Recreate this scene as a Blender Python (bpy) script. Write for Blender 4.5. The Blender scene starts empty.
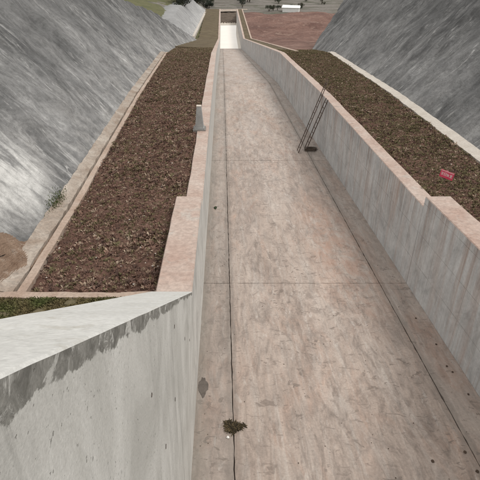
import bpy, math, random
import numpy as np
from mathutils import Vector

random.seed(7)
rng = np.random.default_rng(7)
scene = bpy.context.scene
R = math.radians

# ------------------------------------------------------------------ camera
T1, T2 = R(4.8), R(8.2)              # slope of the upper and the lower chute
CAMZ = 8.0                            # camera height over the chute floor
cam = bpy.data.cameras.new('camera')
cam.lens = 34.5; cam.sensor_width = 36.0
cam.shift_x = 0.0375
cam.clip_start = 0.05; cam.clip_end = 9000
cob = bpy.data.objects.new('camera', cam)
scene.collection.objects.link(cob)
cob.location = (0, CAMZ*math.sin(T1), CAMZ*math.cos(T1))
cob.rotation_euler = (R(90-32.7), 0, 0)
scene.camera = cob

# ------------------------------------------------------------------ sky, sun, exposure
SUN_EL, SUN_AZ = 58, 105               # azimuth clockwise from +Y
w = bpy.data.worlds.new('World'); scene.world = w; w.use_nodes = True
nt = w.node_tree; nt.nodes.clear()
sky = nt.nodes.new('ShaderNodeTexSky'); sky.sky_type = 'NISHITA'; sky.sun_disc = False
sky.sun_elevation = R(SUN_EL); sky.sun_rotation = R(SUN_AZ)
sky.air_density = 1.0; sky.dust_density = 4.0; sky.ozone_density = 1.0
hs = nt.nodes.new('ShaderNodeHueSaturation'); hs.inputs['Saturation'].default_value = 0.12
mixw = nt.nodes.new('ShaderNodeMix'); mixw.data_type = 'RGBA'
mixw.inputs[0].default_value = 0.8                     # an even cloud layer over the clear sky
mixw.inputs[7].default_value = (10.0, 9.75, 9.4, 1)
bg = nt.nodes.new('ShaderNodeBackground'); bg.inputs['Strength'].default_value = 0.095
wo = nt.nodes.new('ShaderNodeOutputWorld')
nt.links.new(sky.outputs[0], hs.inputs['Color']); nt.links.new(hs.outputs[0], mixw.inputs[6])
nt.links.new(mixw.outputs[2], bg.inputs['Color']); nt.links.new(bg.outputs[0], wo.inputs['Surface'])
sl = bpy.data.lights.new('sun', 'SUN'); sl.energy = 1.5; sl.angle = R(22); sl.color = (1.0, 0.955, 0.89)
so = bpy.data.objects.new('sun', sl); scene.collection.objects.link(so)
_d = Vector((math.sin(R(SUN_AZ))*math.cos(R(SUN_EL)), math.cos(R(SUN_AZ))*math.cos(R(SUN_EL)), math.sin(R(SUN_EL))))
so.rotation_euler = (-_d).to_track_quat('-Z', 'Y').to_euler()
so.location = (30, 30, 60)
cy = scene.cycles
cy.max_bounces = 4; cy.diffuse_bounces = 3; cy.glossy_bounces = 2; cy.transmission_bounces = 1; cy.transparent_max_bounces = 4
cy.caustics_reflective = False; cy.caustics_refractive = False
vs = scene.view_settings
vs.view_transform = 'Standard'; vs.look = 'None'; vs.exposure = 0.38; vs.gamma = 1.0; vs.use_curve_mapping = False

# ------------------------------------------------------------------ helpers
def link(o, parent=None):
    scene.collection.objects.link(o)
    if parent is not None: o.parent = parent
    return o

def mesh(name, verts, faces, mat=None, parent=None, uv=None, smooth=False, col=None):
    me = bpy.data.meshes.new(name)
    me.from_pydata([tuple(v) for v in verts] if not isinstance(verts, list) else verts, [], faces)
    if uv is not None:
        l = me.uv_layers.new(name='UVMap')
        li = np.empty(len(me.loops), dtype=np.int32); me.loops.foreach_get('vertex_index', li)
        l.data.foreach_set('uv', np.asarray(uv, dtype=np.float32)[li].ravel())
    if col is not None:
        a = me.color_attributes.new('col', 'FLOAT_COLOR', 'POINT')
        c = np.ones((len(verts), 4), dtype=np.float32); c[:, :3] = col
        a.data.foreach_set('color', c.ravel())
    if smooth:
        me.polygons.foreach_set('use_smooth', [True]*len(me.polygons))
    if mat: me.materials.append(mat)
    me.update()
    return link(bpy.data.objects.new(name, me), parent)

def fastmesh(name, V, F, mat=None, parent=None, col=None, smooth=False):
    """V (n,3) and F (m,k) numpy arrays, k constant."""
    me = bpy.data.meshes.new(name)
    n, (m, k) = len(V), F.shape
    me.vertices.add(n); me.vertices.foreach_set('co', V.astype(np.float32).ravel())
    me.loops.add(m*k); me.loops.foreach_set('vertex_index', F.astype(np.int32).ravel())
    me.polygons.add(m); me.polygons.foreach_set('loop_start', np.arange(0, m*k, k, dtype=np.int32))
    if smooth: me.polygons.foreach_set('use_smooth', np.ones(m, dtype=bool))
    if col is not None:
        a = me.color_attributes.new('col', 'FLOAT_COLOR', 'POINT')
        c = np.ones((n, 4), dtype=np.float32); c[:, :3] = col
        a.data.foreach_set('color', c.ravel())
    if mat: me.materials.append(mat)
    me.update(calc_edges=True); me.validate()
    return link(bpy.data.objects.new(name, me), parent)

def empty(name, loc=(0, 0, 0), parent=None):
    o = bpy.data.objects.new(name, None); o.location = loc; o.empty_display_size = 0.3
    return link(o, parent)

def tag(o, label=None, cat=None, group=None, kind=None):
    if label: o['label'] = label
    if cat:
        o['category'] = cat
        if not kind: o['kind'] = 'thing'
    if group: o['group'] = group
    if kind: o['kind'] = kind
    return o

def local(verts, root):
    l = root.location
    return [(v[0]-l.x, v[1]-l.y, v[2]-l.z) for v in verts]

def _hash(ix, iy, seed):
    h = (ix.astype(np.int64)*374761393 + iy.astype(np.int64)*668265263 + seed*974634777) & 0xffffffff
    h = ((h ^ (h >> 13))*1274126177) & 0xffffffff
    return ((h ^ (h >> 16)) & 0xffff)/65535.0

def vnoise(x, y, seed=0):
    x = np.asarray(x, float); y = np.asarray(y, float)
    ix, iy = np.floor(x), np.floor(y); fx, fy = x-ix, y-iy
    fx = fx*fx*(3-2*fx); fy = fy*fy*(3-2*fy)
    a, b = _hash(ix, iy, seed), _hash(ix+1, iy, seed)
    c, d = _hash(ix, iy+1, seed), _hash(ix+1, iy+1, seed)
    return (a*(1-fx)+b*fx)*(1-fy)+(c*(1-fx)+d*fx)*fy

def fbm(x, y, oct=4, seed=0):
    s, a, t = 0, 1.0, 0
    for i in range(oct):
        s = s+a*(vnoise(np.asarray(x)*2**i, np.asarray(y)*2**i, seed+i*17)-0.5); t += a; a *= 0.5
    return s/t*2

def grid_faces(nu, nv):
    i = np.arange(nu-1)[:, None]*nv+np.arange(nv-1)[None, :]
    i = i.ravel()
    return np.stack([i, i+nv, i+nv+1, i+1], 1)

# ---- the chute's own frame: s along the floor, n off the floor, u across
SB, SBAS = 50.0, 161.0
def _base(s):
    if s <= SB: return (s*math.cos(T1), -s*math.sin(T1))
    y, z = SB*math.cos(T1), -SB*math.sin(T1)
    if s <= SBAS: return (y+(s-SB)*math.cos(T2), z-(s-SB)*math.sin(T2))
    y, z = y+(SBAS-SB)*math.cos(T2), z-(SBAS-SB)*math.sin(T2)
    return (y+(s-SBAS), z)
def _ang(s):
    if s < 46: return T1
    if s < 54: return T1+(T2-T1)*(s-46)/8
    if s < 120: return T2
    if s < 150: return T2*(1-(s-120)/30)
    return 0.0
def P(u, s, n):
    y, z = _base(s); a = _ang(s)
    return (u, y+n*math.sin(a), z+n*math.cos(a))
Z_BASIN_TOP = -13.7
UL, UR = -0.58, 5.82
def ntop(s):
    if s < 12.2: return 2.95
    if s < 28: n = 2.64+0.36*(s-12.2)/15.8
    else: n = 3.0
    y, z = _base(s)
    if s > 120: n = max(n, (Z_BASIN_TOP-z)/math.cos(_ang(s)))
    return n

# ------------------------------------------------------------------ materials
class NB:
    maxd = 4.5
    def __init__(s, name, rough=0.9, spec=0.25):
        s.m = bpy.data.materials.new(name); s.m.use_nodes = True
        s.t = s.m.node_tree; s.b = s.t.nodes['Principled BSDF']
        s.b.inputs['Roughness'].default_value = rough
        s.b.inputs['Specular IOR Level'].default_value = spec
    def n(s, typ, **k):
        x = s.t.nodes.new(typ)
        for a, v in k.items(): setattr(x, a, v)
        return x
    def L(s, a, b): s.t.links.new(a, b)
    def pos(s): return s.n('ShaderNodeNewGeometry').outputs['Position']
    def uv(s): return s.n('ShaderNodeUVMap', uv_map='UVMap').outputs[0]
    def rnd(s): return s.n('ShaderNodeObjectInfo').outputs['Random']
    def vcol(s): return s.n('ShaderNodeVertexColor', layer_name='col').outputs[0]
    def sc(s, v, x, y, z=1.0, rz=0.0):
        m = s.n('ShaderNodeMapping'); s.L(v, m.inputs['Vector']); m.inputs['Scale'].default_value = (x, y, z)
        m.inputs['Rotation'].default_value = (0, 0, rz)
        return m.outputs[0]
    def noise(s, v, scale, detail=5, rough=0.6, dist=0.0):
        x = s.n('ShaderNodeTexNoise'); s.L(v, x.inputs['Vector'])
        x.inputs['Scale'].default_value = scale; x.inputs['Detail'].default_value = min(detail, s.maxd)
        x.inputs['Roughness'].default_value = rough; x.inputs['Distortion'].default_value = dist
        return x.outputs['Fac']
    def vor(s, v, scale, feat='F1'):
        x = s.n('ShaderNodeTexVoronoi', feature=feat); s.L(v, x.inputs['Vector']); x.inputs['Scale'].default_value = scale
        return x.outputs['Distance']
    def ramp(s, f, stops):
        r = s.n('ShaderNodeValToRGB'); s.L(f, r.inputs[0]); e = r.color_ramp.elements
        while len(e) < len(stops): e.new(0.5)
        for q, (p, c) in zip(e, stops):
            q.position = p
            q.color = (c, c, c, 1) if isinstance(c, (int, float)) else (*c, 1)
        return r.outputs[0]
    def mix(s, f, a, b, mode='MIX'):
        m = s.n('ShaderNodeMix', data_type='RGBA', blend_type=mode)
        for k, v in ((0, f), (6, a), (7, b)):
            if isinstance(v, (int, float)): m.inputs[k].default_value = v if k == 0 else (v, v, v, 1)
            elif isinstance(v, tuple): m.inputs[k].default_value = (*v, 1)
            else: s.L(v, m.inputs[k])
        return m.outputs[2]
    def math(s, op, a, b=0.0):
        m = s.n('ShaderNodeMath', operation=op)
        for k, v in ((0, a), (1, b)):
            if isinstance(v, (int, float)): m.inputs[k].default_value = v
            else: s.L(v, m.inputs[k])
        return m.outputs[0]
    def sep(s, v):
        x = s.n('ShaderNodeSeparateXYZ'); s.L(v, x.inputs[0]); return x.outputs
    def out(s, c, bump=None, strength=0.3, dist=0.02, rough=None):
        if isinstance(c, tuple): s.b.inputs['Base Color'].default_value = (*c, 1)
        else: s.L(c, s.b.inputs['Base Color'])
        if bump is not None:
            b = s.n('ShaderNodeBump'); b.inputs['Strength'].default_value = strength; b.inputs['Distance'].default_value = dist
            s.L(bump, b.inputs['Height']); s.L(b.outputs[0], s.b.inputs['Normal'])
        if rough is not None: s.L(rough, s.b.inputs['Roughness'])
        return s.m

def mat_floor(name, a, b, mud, grey=0.0):
    k = NB(name, 0.8, 0.5); v = k.pos()
    flow = k.sc(v, 1.0, 0.16, 1.0)
    big = k.noise(flow, 0.55, 5, 0.62, 0.6)
    c = k.mix(k.ramp(big, [(0.3, 0.0), (0.68, 1.0)]), a, b)
    c = k.mix(k.math('MULTIPLY', k.rnd(), 0.35), c, (0.33, 0.275, 0.245))
    red = k.ramp(k.noise(k.sc(v, 1, 0.35), 0.8, 6, 0.7, 1.2), [(0.52, 0.0), (0.74, 1.0)])
    c = k.mix(k.math('MULTIPLY', red, 0.8), c, mud)
    strk = k.ramp(k.noise(k.sc(v, 5.0, 0.22), 1.0, 6, 0.7, 0.8), [(0.5, 0.0), (0.72, 1.0)])
    c = k.mix(k.math('MULTIPLY', strk, 0.45), c, (0.47, 0.435, 0.40))
    dk = k.ramp(k.noise(k.sc(v, 1.6, 0.5), 1.3, 7, 0.75, 1.8), [(0.53, 0.0), (0.66, 1.0)])
    c = k.mix(k.math('MULTIPLY', dk, 0.55), c, (0.165, 0.13, 0.108))
    mott = k.noise(k.sc(v, 1.5, 0.40), 2.3, 8, 0.72, 1.0)
    c = k.mix(1.0, c, k.ramp(mott, [(0.30, 0.64), (0.52, 1.0), (0.72, 1.22)]), 'MULTIPLY')
    film = k.ramp(k.noise(k.sc(v, 1.3, 0.22), 1.1, 7, 0.7, 1.5), [(0.55, 0.0), (0.62, 1.0)])
    c = k.mix(k.math('MULTIPLY', film, 0.28), c, (0.47, 0.42, 0.38))
    # scuffs and scraped marks
    sc1 = k.ramp(k.noise(k.sc(v, 2.4, 5.0, 1, 0.35), 1.25, 3.5, 0.6, 0.9), [(0.60, 0.0), (0.64, 1.0), (0.70, 1.0), (0.78, 0.3)])
    c = k.mix(k.math('MULTIPLY', sc1, k.ramp(k.noise(k.sc(v, 1, .4), 0.7, 3), [(0.40, 0.25), (0.60, 0.8)])), c, (0.165, 0.13, 0.108))
    sc2 = k.ramp(k.noise(k.sc(v, 3.6, 1.1, 1, -0.25), 1.6, 4, 0.6, 0.5), [(0.62, 0.0), (0.70, 1.0)])
    c = k.mix(k.math('MULTIPLY', sc2, 0.35), c, (0.54, 0.505, 0.47))
    fine = k.noise(v, 22, 4, 0.7)
    c = k.mix(1.0, c, k.ramp(fine, [(0.25, 0.78), (0.75, 1.14)]), 'MULTIPLY')
    speck = k.ramp(k.noise(v, 48, 2, 0.5), [(0.70, 0.0), (0.74, 1.0)])
    c = k.mix(k.math('MULTIPLY', speck, 0.55), c, (0.11, 0.09, 0.075))
    # dirt washed along the two long joints
    sx = k.sep(v)[0]
    for xj in (0.24, 4.97):
        dj = k.math('ABSOLUTE', k.math('SUBTRACT', sx, xj))
        dj = k.math('ADD', dj, k.math('MULTIPLY', k.noise(k.sc(v, 3, 1.2), 1.5, 5, 0.7), -0.20))
        c = k.mix(k.math('MULTIPLY', k.ramp(dj, [(0.0, 1.0), (0.05, 0.0)]), 0.4), c, (0.15, 0.125, 0.105))
    # rust-brown mud left near the ladder-side joint, and a dirty trampled belt across the middle
    px, py = k.sep(v)[0], k.sep(v)[1]
    def spot(x0, y0, rx, ry):
        a = k.math('POWER', k.math('DIVIDE', k.math('SUBTRACT', px, x0), rx), 2.0); b = k.math('POWER', k.math('DIVIDE', k.math('SUBTRACT', py, y0), ry), 2.0)
        return k.ramp(k.math('ADD', a, b), [(0.0, 1.0), (1.0, 0.0)])
    rn = k.ramp(k.noise(k.sc(v, 1.5, 0.7), 1.6, 5, 0.7, 1.0), [(0.40, 0.0), (0.62, 1.0)])
    c = k.mix(k.math('MULTIPLY', k.math('MULTIPLY', spot(4.1, 14.5, 1.3, 5.5), rn), 0.55), c, (0.35, 0.205, 0.145))
    c = k.mix(k.math('MULTIPLY', k.math('MULTIPLY', spot(5.5, 9.0, 0.5, 2.2), rn), 0.6), c, (0.27, 0.155, 0.11))
    dn = k.ramp(k.noise(k.sc(v, 2.2, 1.3), 1.9, 6, 0.75, 1.2), [(0.50, 0.0), (0.60, 1.0)])
    for q in ((2.4, 24.0, 2.2, 6.0, .6), (2.2, 35.0, 1.6, 7.0, .4), (2.6, 10.5, 2.2, 2.2, .45), (4.2, 6.5, 1.6, 2.5, .3)):
        c = k.mix(k.math('MULTIPLY', k.math('MULTIPLY', spot(*q[:4]), dn), q[4]), c, (0.16, 0.125, 0.105))
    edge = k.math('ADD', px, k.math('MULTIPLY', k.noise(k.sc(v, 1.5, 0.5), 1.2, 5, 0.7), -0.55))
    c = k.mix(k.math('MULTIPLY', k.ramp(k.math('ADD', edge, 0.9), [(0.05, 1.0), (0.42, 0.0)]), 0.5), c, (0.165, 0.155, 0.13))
    # hairline cracks
    cr = k.n('ShaderNodeTexVoronoi', feature='DISTANCE_TO_EDGE'); cr.inputs['Scale'].default_value = 0.30
    nz = k.n('ShaderNodeTexNoise'); nz.inputs['Scale'].default_value = 1.6; nz.inputs['Detail'].default_value = 6
    k.L(v, nz.inputs['Vector']); dv = k.n('ShaderNodeVectorMath', operation='MULTIPLY_ADD')
    k.L(nz.outputs['Color'], dv.inputs[0]); dv.inputs[1].default_value = (1.5, 1.5, 0); k.L(v, dv.inputs[2])
    k.L(dv.outputs[0], cr.inputs['Vector'])
    crk = k.ramp(cr.outputs['Distance'], [(0.0, 1.0), (0.006, 0.0)])
    crk = k.math('MULTIPLY', crk, k.ramp(k.noise(v, 0.5, 2), [(0.5, 0.0), (0.6, 0.3)]))
    c = k.mix(crk, c, (0.12, 0.10, 0.09))
    if grey: c = k.mix(grey, c, k.mix(k.ramp(big, [(0.3, 0.0), (0.7, 1.0)]), (0.20, 0.185, 0.165), (0.31, 0.29, 0.265)))
    h = k.math('ADD', k.noise(v, 9, 6, 0.7), k.math('MULTIPLY', sc1, -0.4))
    ro = k.ramp(k.noise(k.sc(v, 1, 0.25), 0.7, 4, 0.6), [(0.35, 0.42), (0.65, 0.75)])
    return k.out(c, h, 0.45, 0.015, ro)

M = {}
M['floor'] = mat_floor('floor_concrete', (0.295, 0.232, 0.194), (0.42, 0.350, 0.303), (0.37, 0.242, 0.182))
M['gutter'] = mat_floor('gutter_concrete', (0.28, 0.226, 0.192), (0.385, 0.322, 0.28), (0.35, 0.23, 0.175), 0.18)

def mat_wall(name, c0, c1, stain, rust, rustamt, panel=0.3):
    k = NB(name, 0.85, 0.25); v = k.uv(); p = k.pos()
    c = k.mix(k.ramp(k.noise(k.sc(v, 0.5, 0.9), 1.0, 5, 0.65, 0.5), [(0.3, 0.0), (0.7, 1.0)]), c0, c1)
    run = k.noise(k.sc(v, 3.2, 0.16), 1.0, 6, 0.72, 0.3)
    c = k.mix(k.math('MULTIPLY', k.ramp(run, [(0.5, 0.0), (0.68, 1.0)]), 0.55), c, stain)
    patch = k.ramp(k.noise(k.sc(v, 0.22, 0.2), 1.0, 3, 0.6), [(0.42, 0.0), (0.62, 1.0)])
    rs = k.math('MULTIPLY', k.ramp(k.noise(k.sc(v, 6.5, 0.13), 1.0, 5, 0.7, 0.2), [(0.53, 0.0), (0.66, 1.0)]), patch)
    c = k.mix(k.math('MULTIPLY', rs, rustamt), c, rust)
    drip = k.math('MULTIPLY', k.ramp(k.noise(k.sc(v, 5.2, 0.10), 1.0, 6, 0.75, 0.3), [(0.46, 0.0), (0.62, 1.0)]), k.ramp(k.math('MULTIPLY', k.sep(v)[1], 0.333), [(0.25, 0.1), (0.95, 1.0)]))
    c = k.mix(k.math('MULTIPLY', drip, rustamt*0.75), c, (rust[0]*0.75, rust[1]*0.78, rust[2]*0.8))
    blot = k.noise(k.sc(v, 1.1, 0.7), 1.2, 7, 0.72, 1.0)
    c = k.mix(1.0, c, k.ramp(blot, [(0.30, 0.74), (0.5, 1.0), (0.70, 1.18)]), 'MULTIPLY')
    wide = k.math('MULTIPLY', k.ramp(k.noise(k.sc(v, 1.3, 0.12), 1.0, 5, 0.7, 0.4), [(0.52, 0.0), (0.68, 1.0)]), rustamt*0.6)
    c = k.mix(wide, c, (rust[0]*1.1, rust[1]*1.15, rust[2]*1.2))
    lt = k.ramp(k.noise(k.sc(v, 4.5, 0.25), 1.3, 5, 0.7), [(0.58, 0.0), (0.75, 1.0)])
    c = k.mix(k.math('MULTIPLY', lt, 0.40), c, (0.56, 0.56, 0.54))
    c = k.mix(1.0, c, k.ramp(k.noise(p, 14, 5, 0.7), [(0.25, 0.85), (0.75, 1.1)]), 'MULTIPLY')
    pits = k.ramp(k.noise(p, 34, 2, 0.5), [(0.71, 0.0), (0.75, 1.0)])
    c = k.mix(k.math('MULTIPLY', pits, 0.5), c, (0.12, 0.115, 0.105))
    br = k.n('ShaderNodeTexBrick', offset=0.0); k.L(v, br.inputs['Vector'])
    br.inputs['Scale'].default_value = 1.0; br.inputs['Mortar Size'].default_value = 0.010
    br.inputs['Brick Width'].default_value = 1.83; br.inputs['Row Height'].default_value = 0.915; br.inputs['Mortar Smooth'].default_value = 0.3
    fl = k.math('MULTIPLY', br.outputs['Fac'], k.ramp(k.noise(v, 1.1, 3), [(0.4, 0.2), (0.6, 1.0)]))
    c = k.mix(k.math('MULTIPLY', fl, panel), c, (0.14, 0.13, 0.12))
    h = k.math('ADD', k.noise(p, 7, 6, 0.65), k.math('MULTIPLY', fl, -0.35))
    return k.out(c, h, 0.25, 0.012)
M['wall'] = mat_wall('wall_concrete', (0.45, 0.458, 0.465), (0.56, 0.568, 0.57), (0.35, 0.345, 0.335), (0.36, 0.25, 0.20), 0.85, 0.55)
def mat_head():
    k = NB('head_wall_concrete', 0.85, 0.25); k.maxd = 9; v = k.uv(); p = k.pos()
    c = k.mix(k.ramp(k.noise(k.sc(v, 0.9, 0.7), 1.0, 5, 0.65, 0.8), [(0.34, 0.0), (0.62, 1.0)]), (0.46, 0.455, 0.43), (0.62, 0.615, 0.59))
    dg = k.noise(k.sc(v, 3.0, 0.35, 1, 0.22), 1.0, 5, 0.7, 0.6)
    big = k.ramp(k.noise(k.sc(v, 0.6, 0.35, 1, 0.2), 1.0, 3, 0.6, 0.4), [(0.45, 0.0), (0.6, 1.0)])
    c = k.mix(k.math('MULTIPLY', k.math('MULTIPLY', k.ramp(dg, [(0.44, 0.0), (0.64, 1.0)]), big), 0.6), c, (0.33, 0.325, 0.305))
    dp = k.math('MULTIPLY', k.ramp(k.noise(k.sc(v, 7.0, 0.3), 1.0, 5, 0.7, 0.4), [(0.58, 0.0), (0.68, 1.0)]), k.ramp(k.noise(k.sc(v, 1.2, 0.6), 1.0, 3), [(0.48, 0.0), (0.6, 1.0)]))
    c = k.mix(k.math('MULTIPLY', dp, 0.75), c, (0.22, 0.215, 0.20))
    gr = k.ramp(k.noise(p, 26, 4, 0.8), [(0.56, 0.0), (0.66, 1.0)])
    gm = k.ramp(k.noise(k.sc(v, 1.3, 1.0), 1.0, 4, 0.65), [(0.50, 0.0), (0.60, 1.0)])
    c = k.mix(k.math('MULTIPLY', k.math('MULTIPLY', gr, gm), 0.6), c, (0.20, 0.195, 0.185))
    s = k.sep(v)
    d = k.math('SUBTRACT', k.math('ADD', k.math('MULTIPLY', s[0], -0.642), 2.95+7.4*0.642), s[1])
    n1 = k.noise(k.sc(v, 1.6, 1.6), 1.0, 9, 0.70, 0.2)
    n2 = k.noise(k.sc(v, 14, 14), 1.0, 6, 0.7, 0.4)
    dd = k.math('ADD', d, k.math('MULTIPLY', k.math('SUBTRACT', n1, 0.5), -0.34))
    dd = k.math('ADD', dd, k.math('MULTIPLY', k.math('SUBTRACT', n2, 0.5), -0.07))
    dd = k.math('ADD', dd, k.math('ADD', k.math('MULTIPLY', s[0], 0.010), -0.035))
    m = k.ramp(dd, [(0.105, 1.0), (0.118, 0.0)])
    isl = k.ramp(k.noise(k.sc(v, 5.0, 6.5), 1.0, 7, 0.68, 0.6), [(0.53, 1.0), (0.60, 0.15)])
    m2 = k.math('MULTIPLY', m, isl)
    pt = k.ramp(k.noise(k.sc(v, 9, 9), 1.0, 7, 0.72, 0.8), [(0.36, 0.0), (0.64, 1.0)])
    mc = k.mix(pt, (0.12, 0.117, 0.105), (0.27, 0.265, 0.245))
    c = k.mix(k.math('MULTIPLY', m2, 0.95), c, mc)
    c = k.mix(1.0, c, k.ramp(k.noise(p, 55, 6, 0.75), [(0.25, 0.78), (0.75, 1.14)]), 'MULTIPLY')
    hole = k.ramp(k.noise(p, 30, 2, 0.5), [(0.70, 0.0), (0.73, 1.0)])
    c = k.mix(k.math('MULTIPLY', hole, 0.6), c, (0.14, 0.137, 0.125))
    h = k.math('ADD', k.math('MULTIPLY', k.noise(p, 16, 9, 0.75), 0.8), k.math('ADD', k.math('MULTIPLY', m2, 0.55), k.math('MULTIPLY', hole, -0.5)))
    return k.out(c, h, 0.6, 0.012)
M['head'] = mat_head()
M['pale_wall'] = mat_wall('pale_wall_concrete', (0.53, 0.525, 0.505), (0.63, 0.625, 0.60), (0.34, 0.335, 0.32), (0.30, 0.28, 0.25), 0.5, 0.12)

def mat_simple(name, c0, c1, scale, fine=0.2, rough=0.9, bump=0.3, third=None, spec=0.25, bscale=None, maxd=4.5):
    k = NB(name, rough, spec); k.maxd = maxd; p = k.pos()
    c = k.mix(k.ramp(k.noise(p, scale, 6, 0.65, 0.6), [(0.32, 0.0), (0.68, 1.0)]), c0, c1)
    if third: c = k.mix(k.ramp(k.noise(p, scale*2.3, 5, 0.7, 1.0), [(0.55, 0.0), (0.7, 0.8)]), c, third)
    c = k.mix(1.0, c, k.ramp(k.noise(p, scale*14, 4, 0.7), [(0.25, 1-fine), (0.75, 1+fine*0.6)]), 'MULTIPLY')
    return k.out(c, k.noise(p, bscale or scale*6, 6, 0.7), bump, 0.03)

M['cap'] = mat_simple('wall_top_concrete', (0.365, 0.265, 0.222), (0.465, 0.39, 0.345), 0.7, 0.3, third=(0.42, 0.385, 0.35), bump=0.5)
M['white_cap'] = mat_simple('fresh_concrete_top', (0.50, 0.50, 0.48), (0.59, 0.59, 0.572), 1.7, 0.22, bump=0.3, third=(0.44, 0.425, 0.385), maxd=8, bscale=24)
M['kerb'] = mat_simple('kerb_concrete', (0.32, 0.235, 0.185), (0.42, 0.345, 0.29), 1.1, 0.3)
M['white_kerb'] = mat_simple('pale_kerb_concrete', (0.41, 0.37, 0.325), (0.50, 0.465, 0.42), 1.1, 0.25, third=(0.35, 0.31, 0.27))
M['ledge'] = mat_simple('ledge_mortar', (0.24, 0.185, 0.145), (0.39, 0.345, 0.30), 1.1, 0.35, third=(0.21, 0.19, 0.165), bump=0.7)
M['joint'] = mat_simple('joint_dirt', (0.07, 0.055, 0.045), (0.12, 0.095, 0.08), 4)
M['post'] = mat_simple('post_concrete', (0.28, 0.28, 0.275), (0.37, 0.37, 0.36), 3, 0.2)
M['dark_base'] = mat_simple('post_base', (0.17, 0.16, 0.15), (0.25, 0.235, 0.22), 4, 0.2)
M['white_paint'] = mat_simple('white_paint', (0.72, 0.71, 0.68), (0.8, 0.79, 0.76), 6, 0.08)
M['rust'] = mat_simple('rusty_steel', (0.055, 0.042, 0.036), (0.11, 0.075, 0.058), 9, 0.3, 0.75)
M['rope'] = mat_simple('dark_rope', (0.09, 0.07, 0.055), (0.15, 0.12, 0.095), 12, 0.3)
M['soil'] = mat_simple('bed_soil', (0.085, 0.048, 0.037), (0.145, 0.086, 0.066), 1.3, 0.45, 0.95, 1.0, (0.18, 0.115, 0.09), 0.1, 16)
M['mound'] = mat_simple('bare_earth', (0.17, 0.112, 0.080), (0.27, 0.195, 0.145), 2.2, 0.4, 0.95, 1.0, (0.36, 0.30, 0.25), 0.1)
M['field'] = mat_simple('red_earth', (0.105, 0.060, 0.050), (0.20, 0.122, 0.10), 0.13, 0.45, 0.95, 1.0, (0.27, 0.195, 0.16), 0.1)
M['red_paint'] = mat_simple('red_paint', (0.60, 0.045, 0.10), (0.68, 0.075, 0.14), 9, 0.12, 0.5, 0.05, spec=0.4)
M['stake'] = mat_simple('wood_stake', (0.14, 0.10, 0.07), (0.2, 0.15, 0.11), 8, 0.2)
M['stone'] = mat_simple('pale_stone', (0.45, 0.40, 0.35), (0.6, 0.56, 0.50), 5, 0.2)
M['clod'] = mat_simple('mud_clod', (0.06, 0.042, 0.033), (0.1, 0.07, 0.052), 12, 0.3)
M['damp'] = mat_simple('dark_patch_concrete', (0.095, 0.08, 0.07), (0.15, 0.128, 0.112), 5, 0.25, 0.6)
M['shed'] = mat_simple('white_sheet', (0.72, 0.72, 0.70), (0.8, 0.8, 0.78), 1, 0.06)
M['outlet'] = mat_simple('outlet_earth', (0.085, 0.068, 0.055), (0.14, 0.112, 0.09), 0.5, 0.3, 0.95, 0.7, spec=0.1)
M['moss'] = mat_simple('moss', (0.02, 0.03, 0.016), (0.035, 0.05, 0.022), 12, 0.3)
M['bark'] = mat_simple('bark', (0.06, 0.048, 0.038), (0.10, 0.08, 0.06), 6)

def mat_vcol(name, rough=0.85, trans=0.0):
    k = NB(name, rough, 0.15)
    c = k.mix(1.0, k.vcol(), k.ramp(k.noise(k.pos(), 9, 3, 0.6), [(0.3, 0.75), (0.7, 1.2)]), 'MULTIPLY')
    return k.out(c)
M['leaf'] = mat_vcol('leaf')

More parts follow.
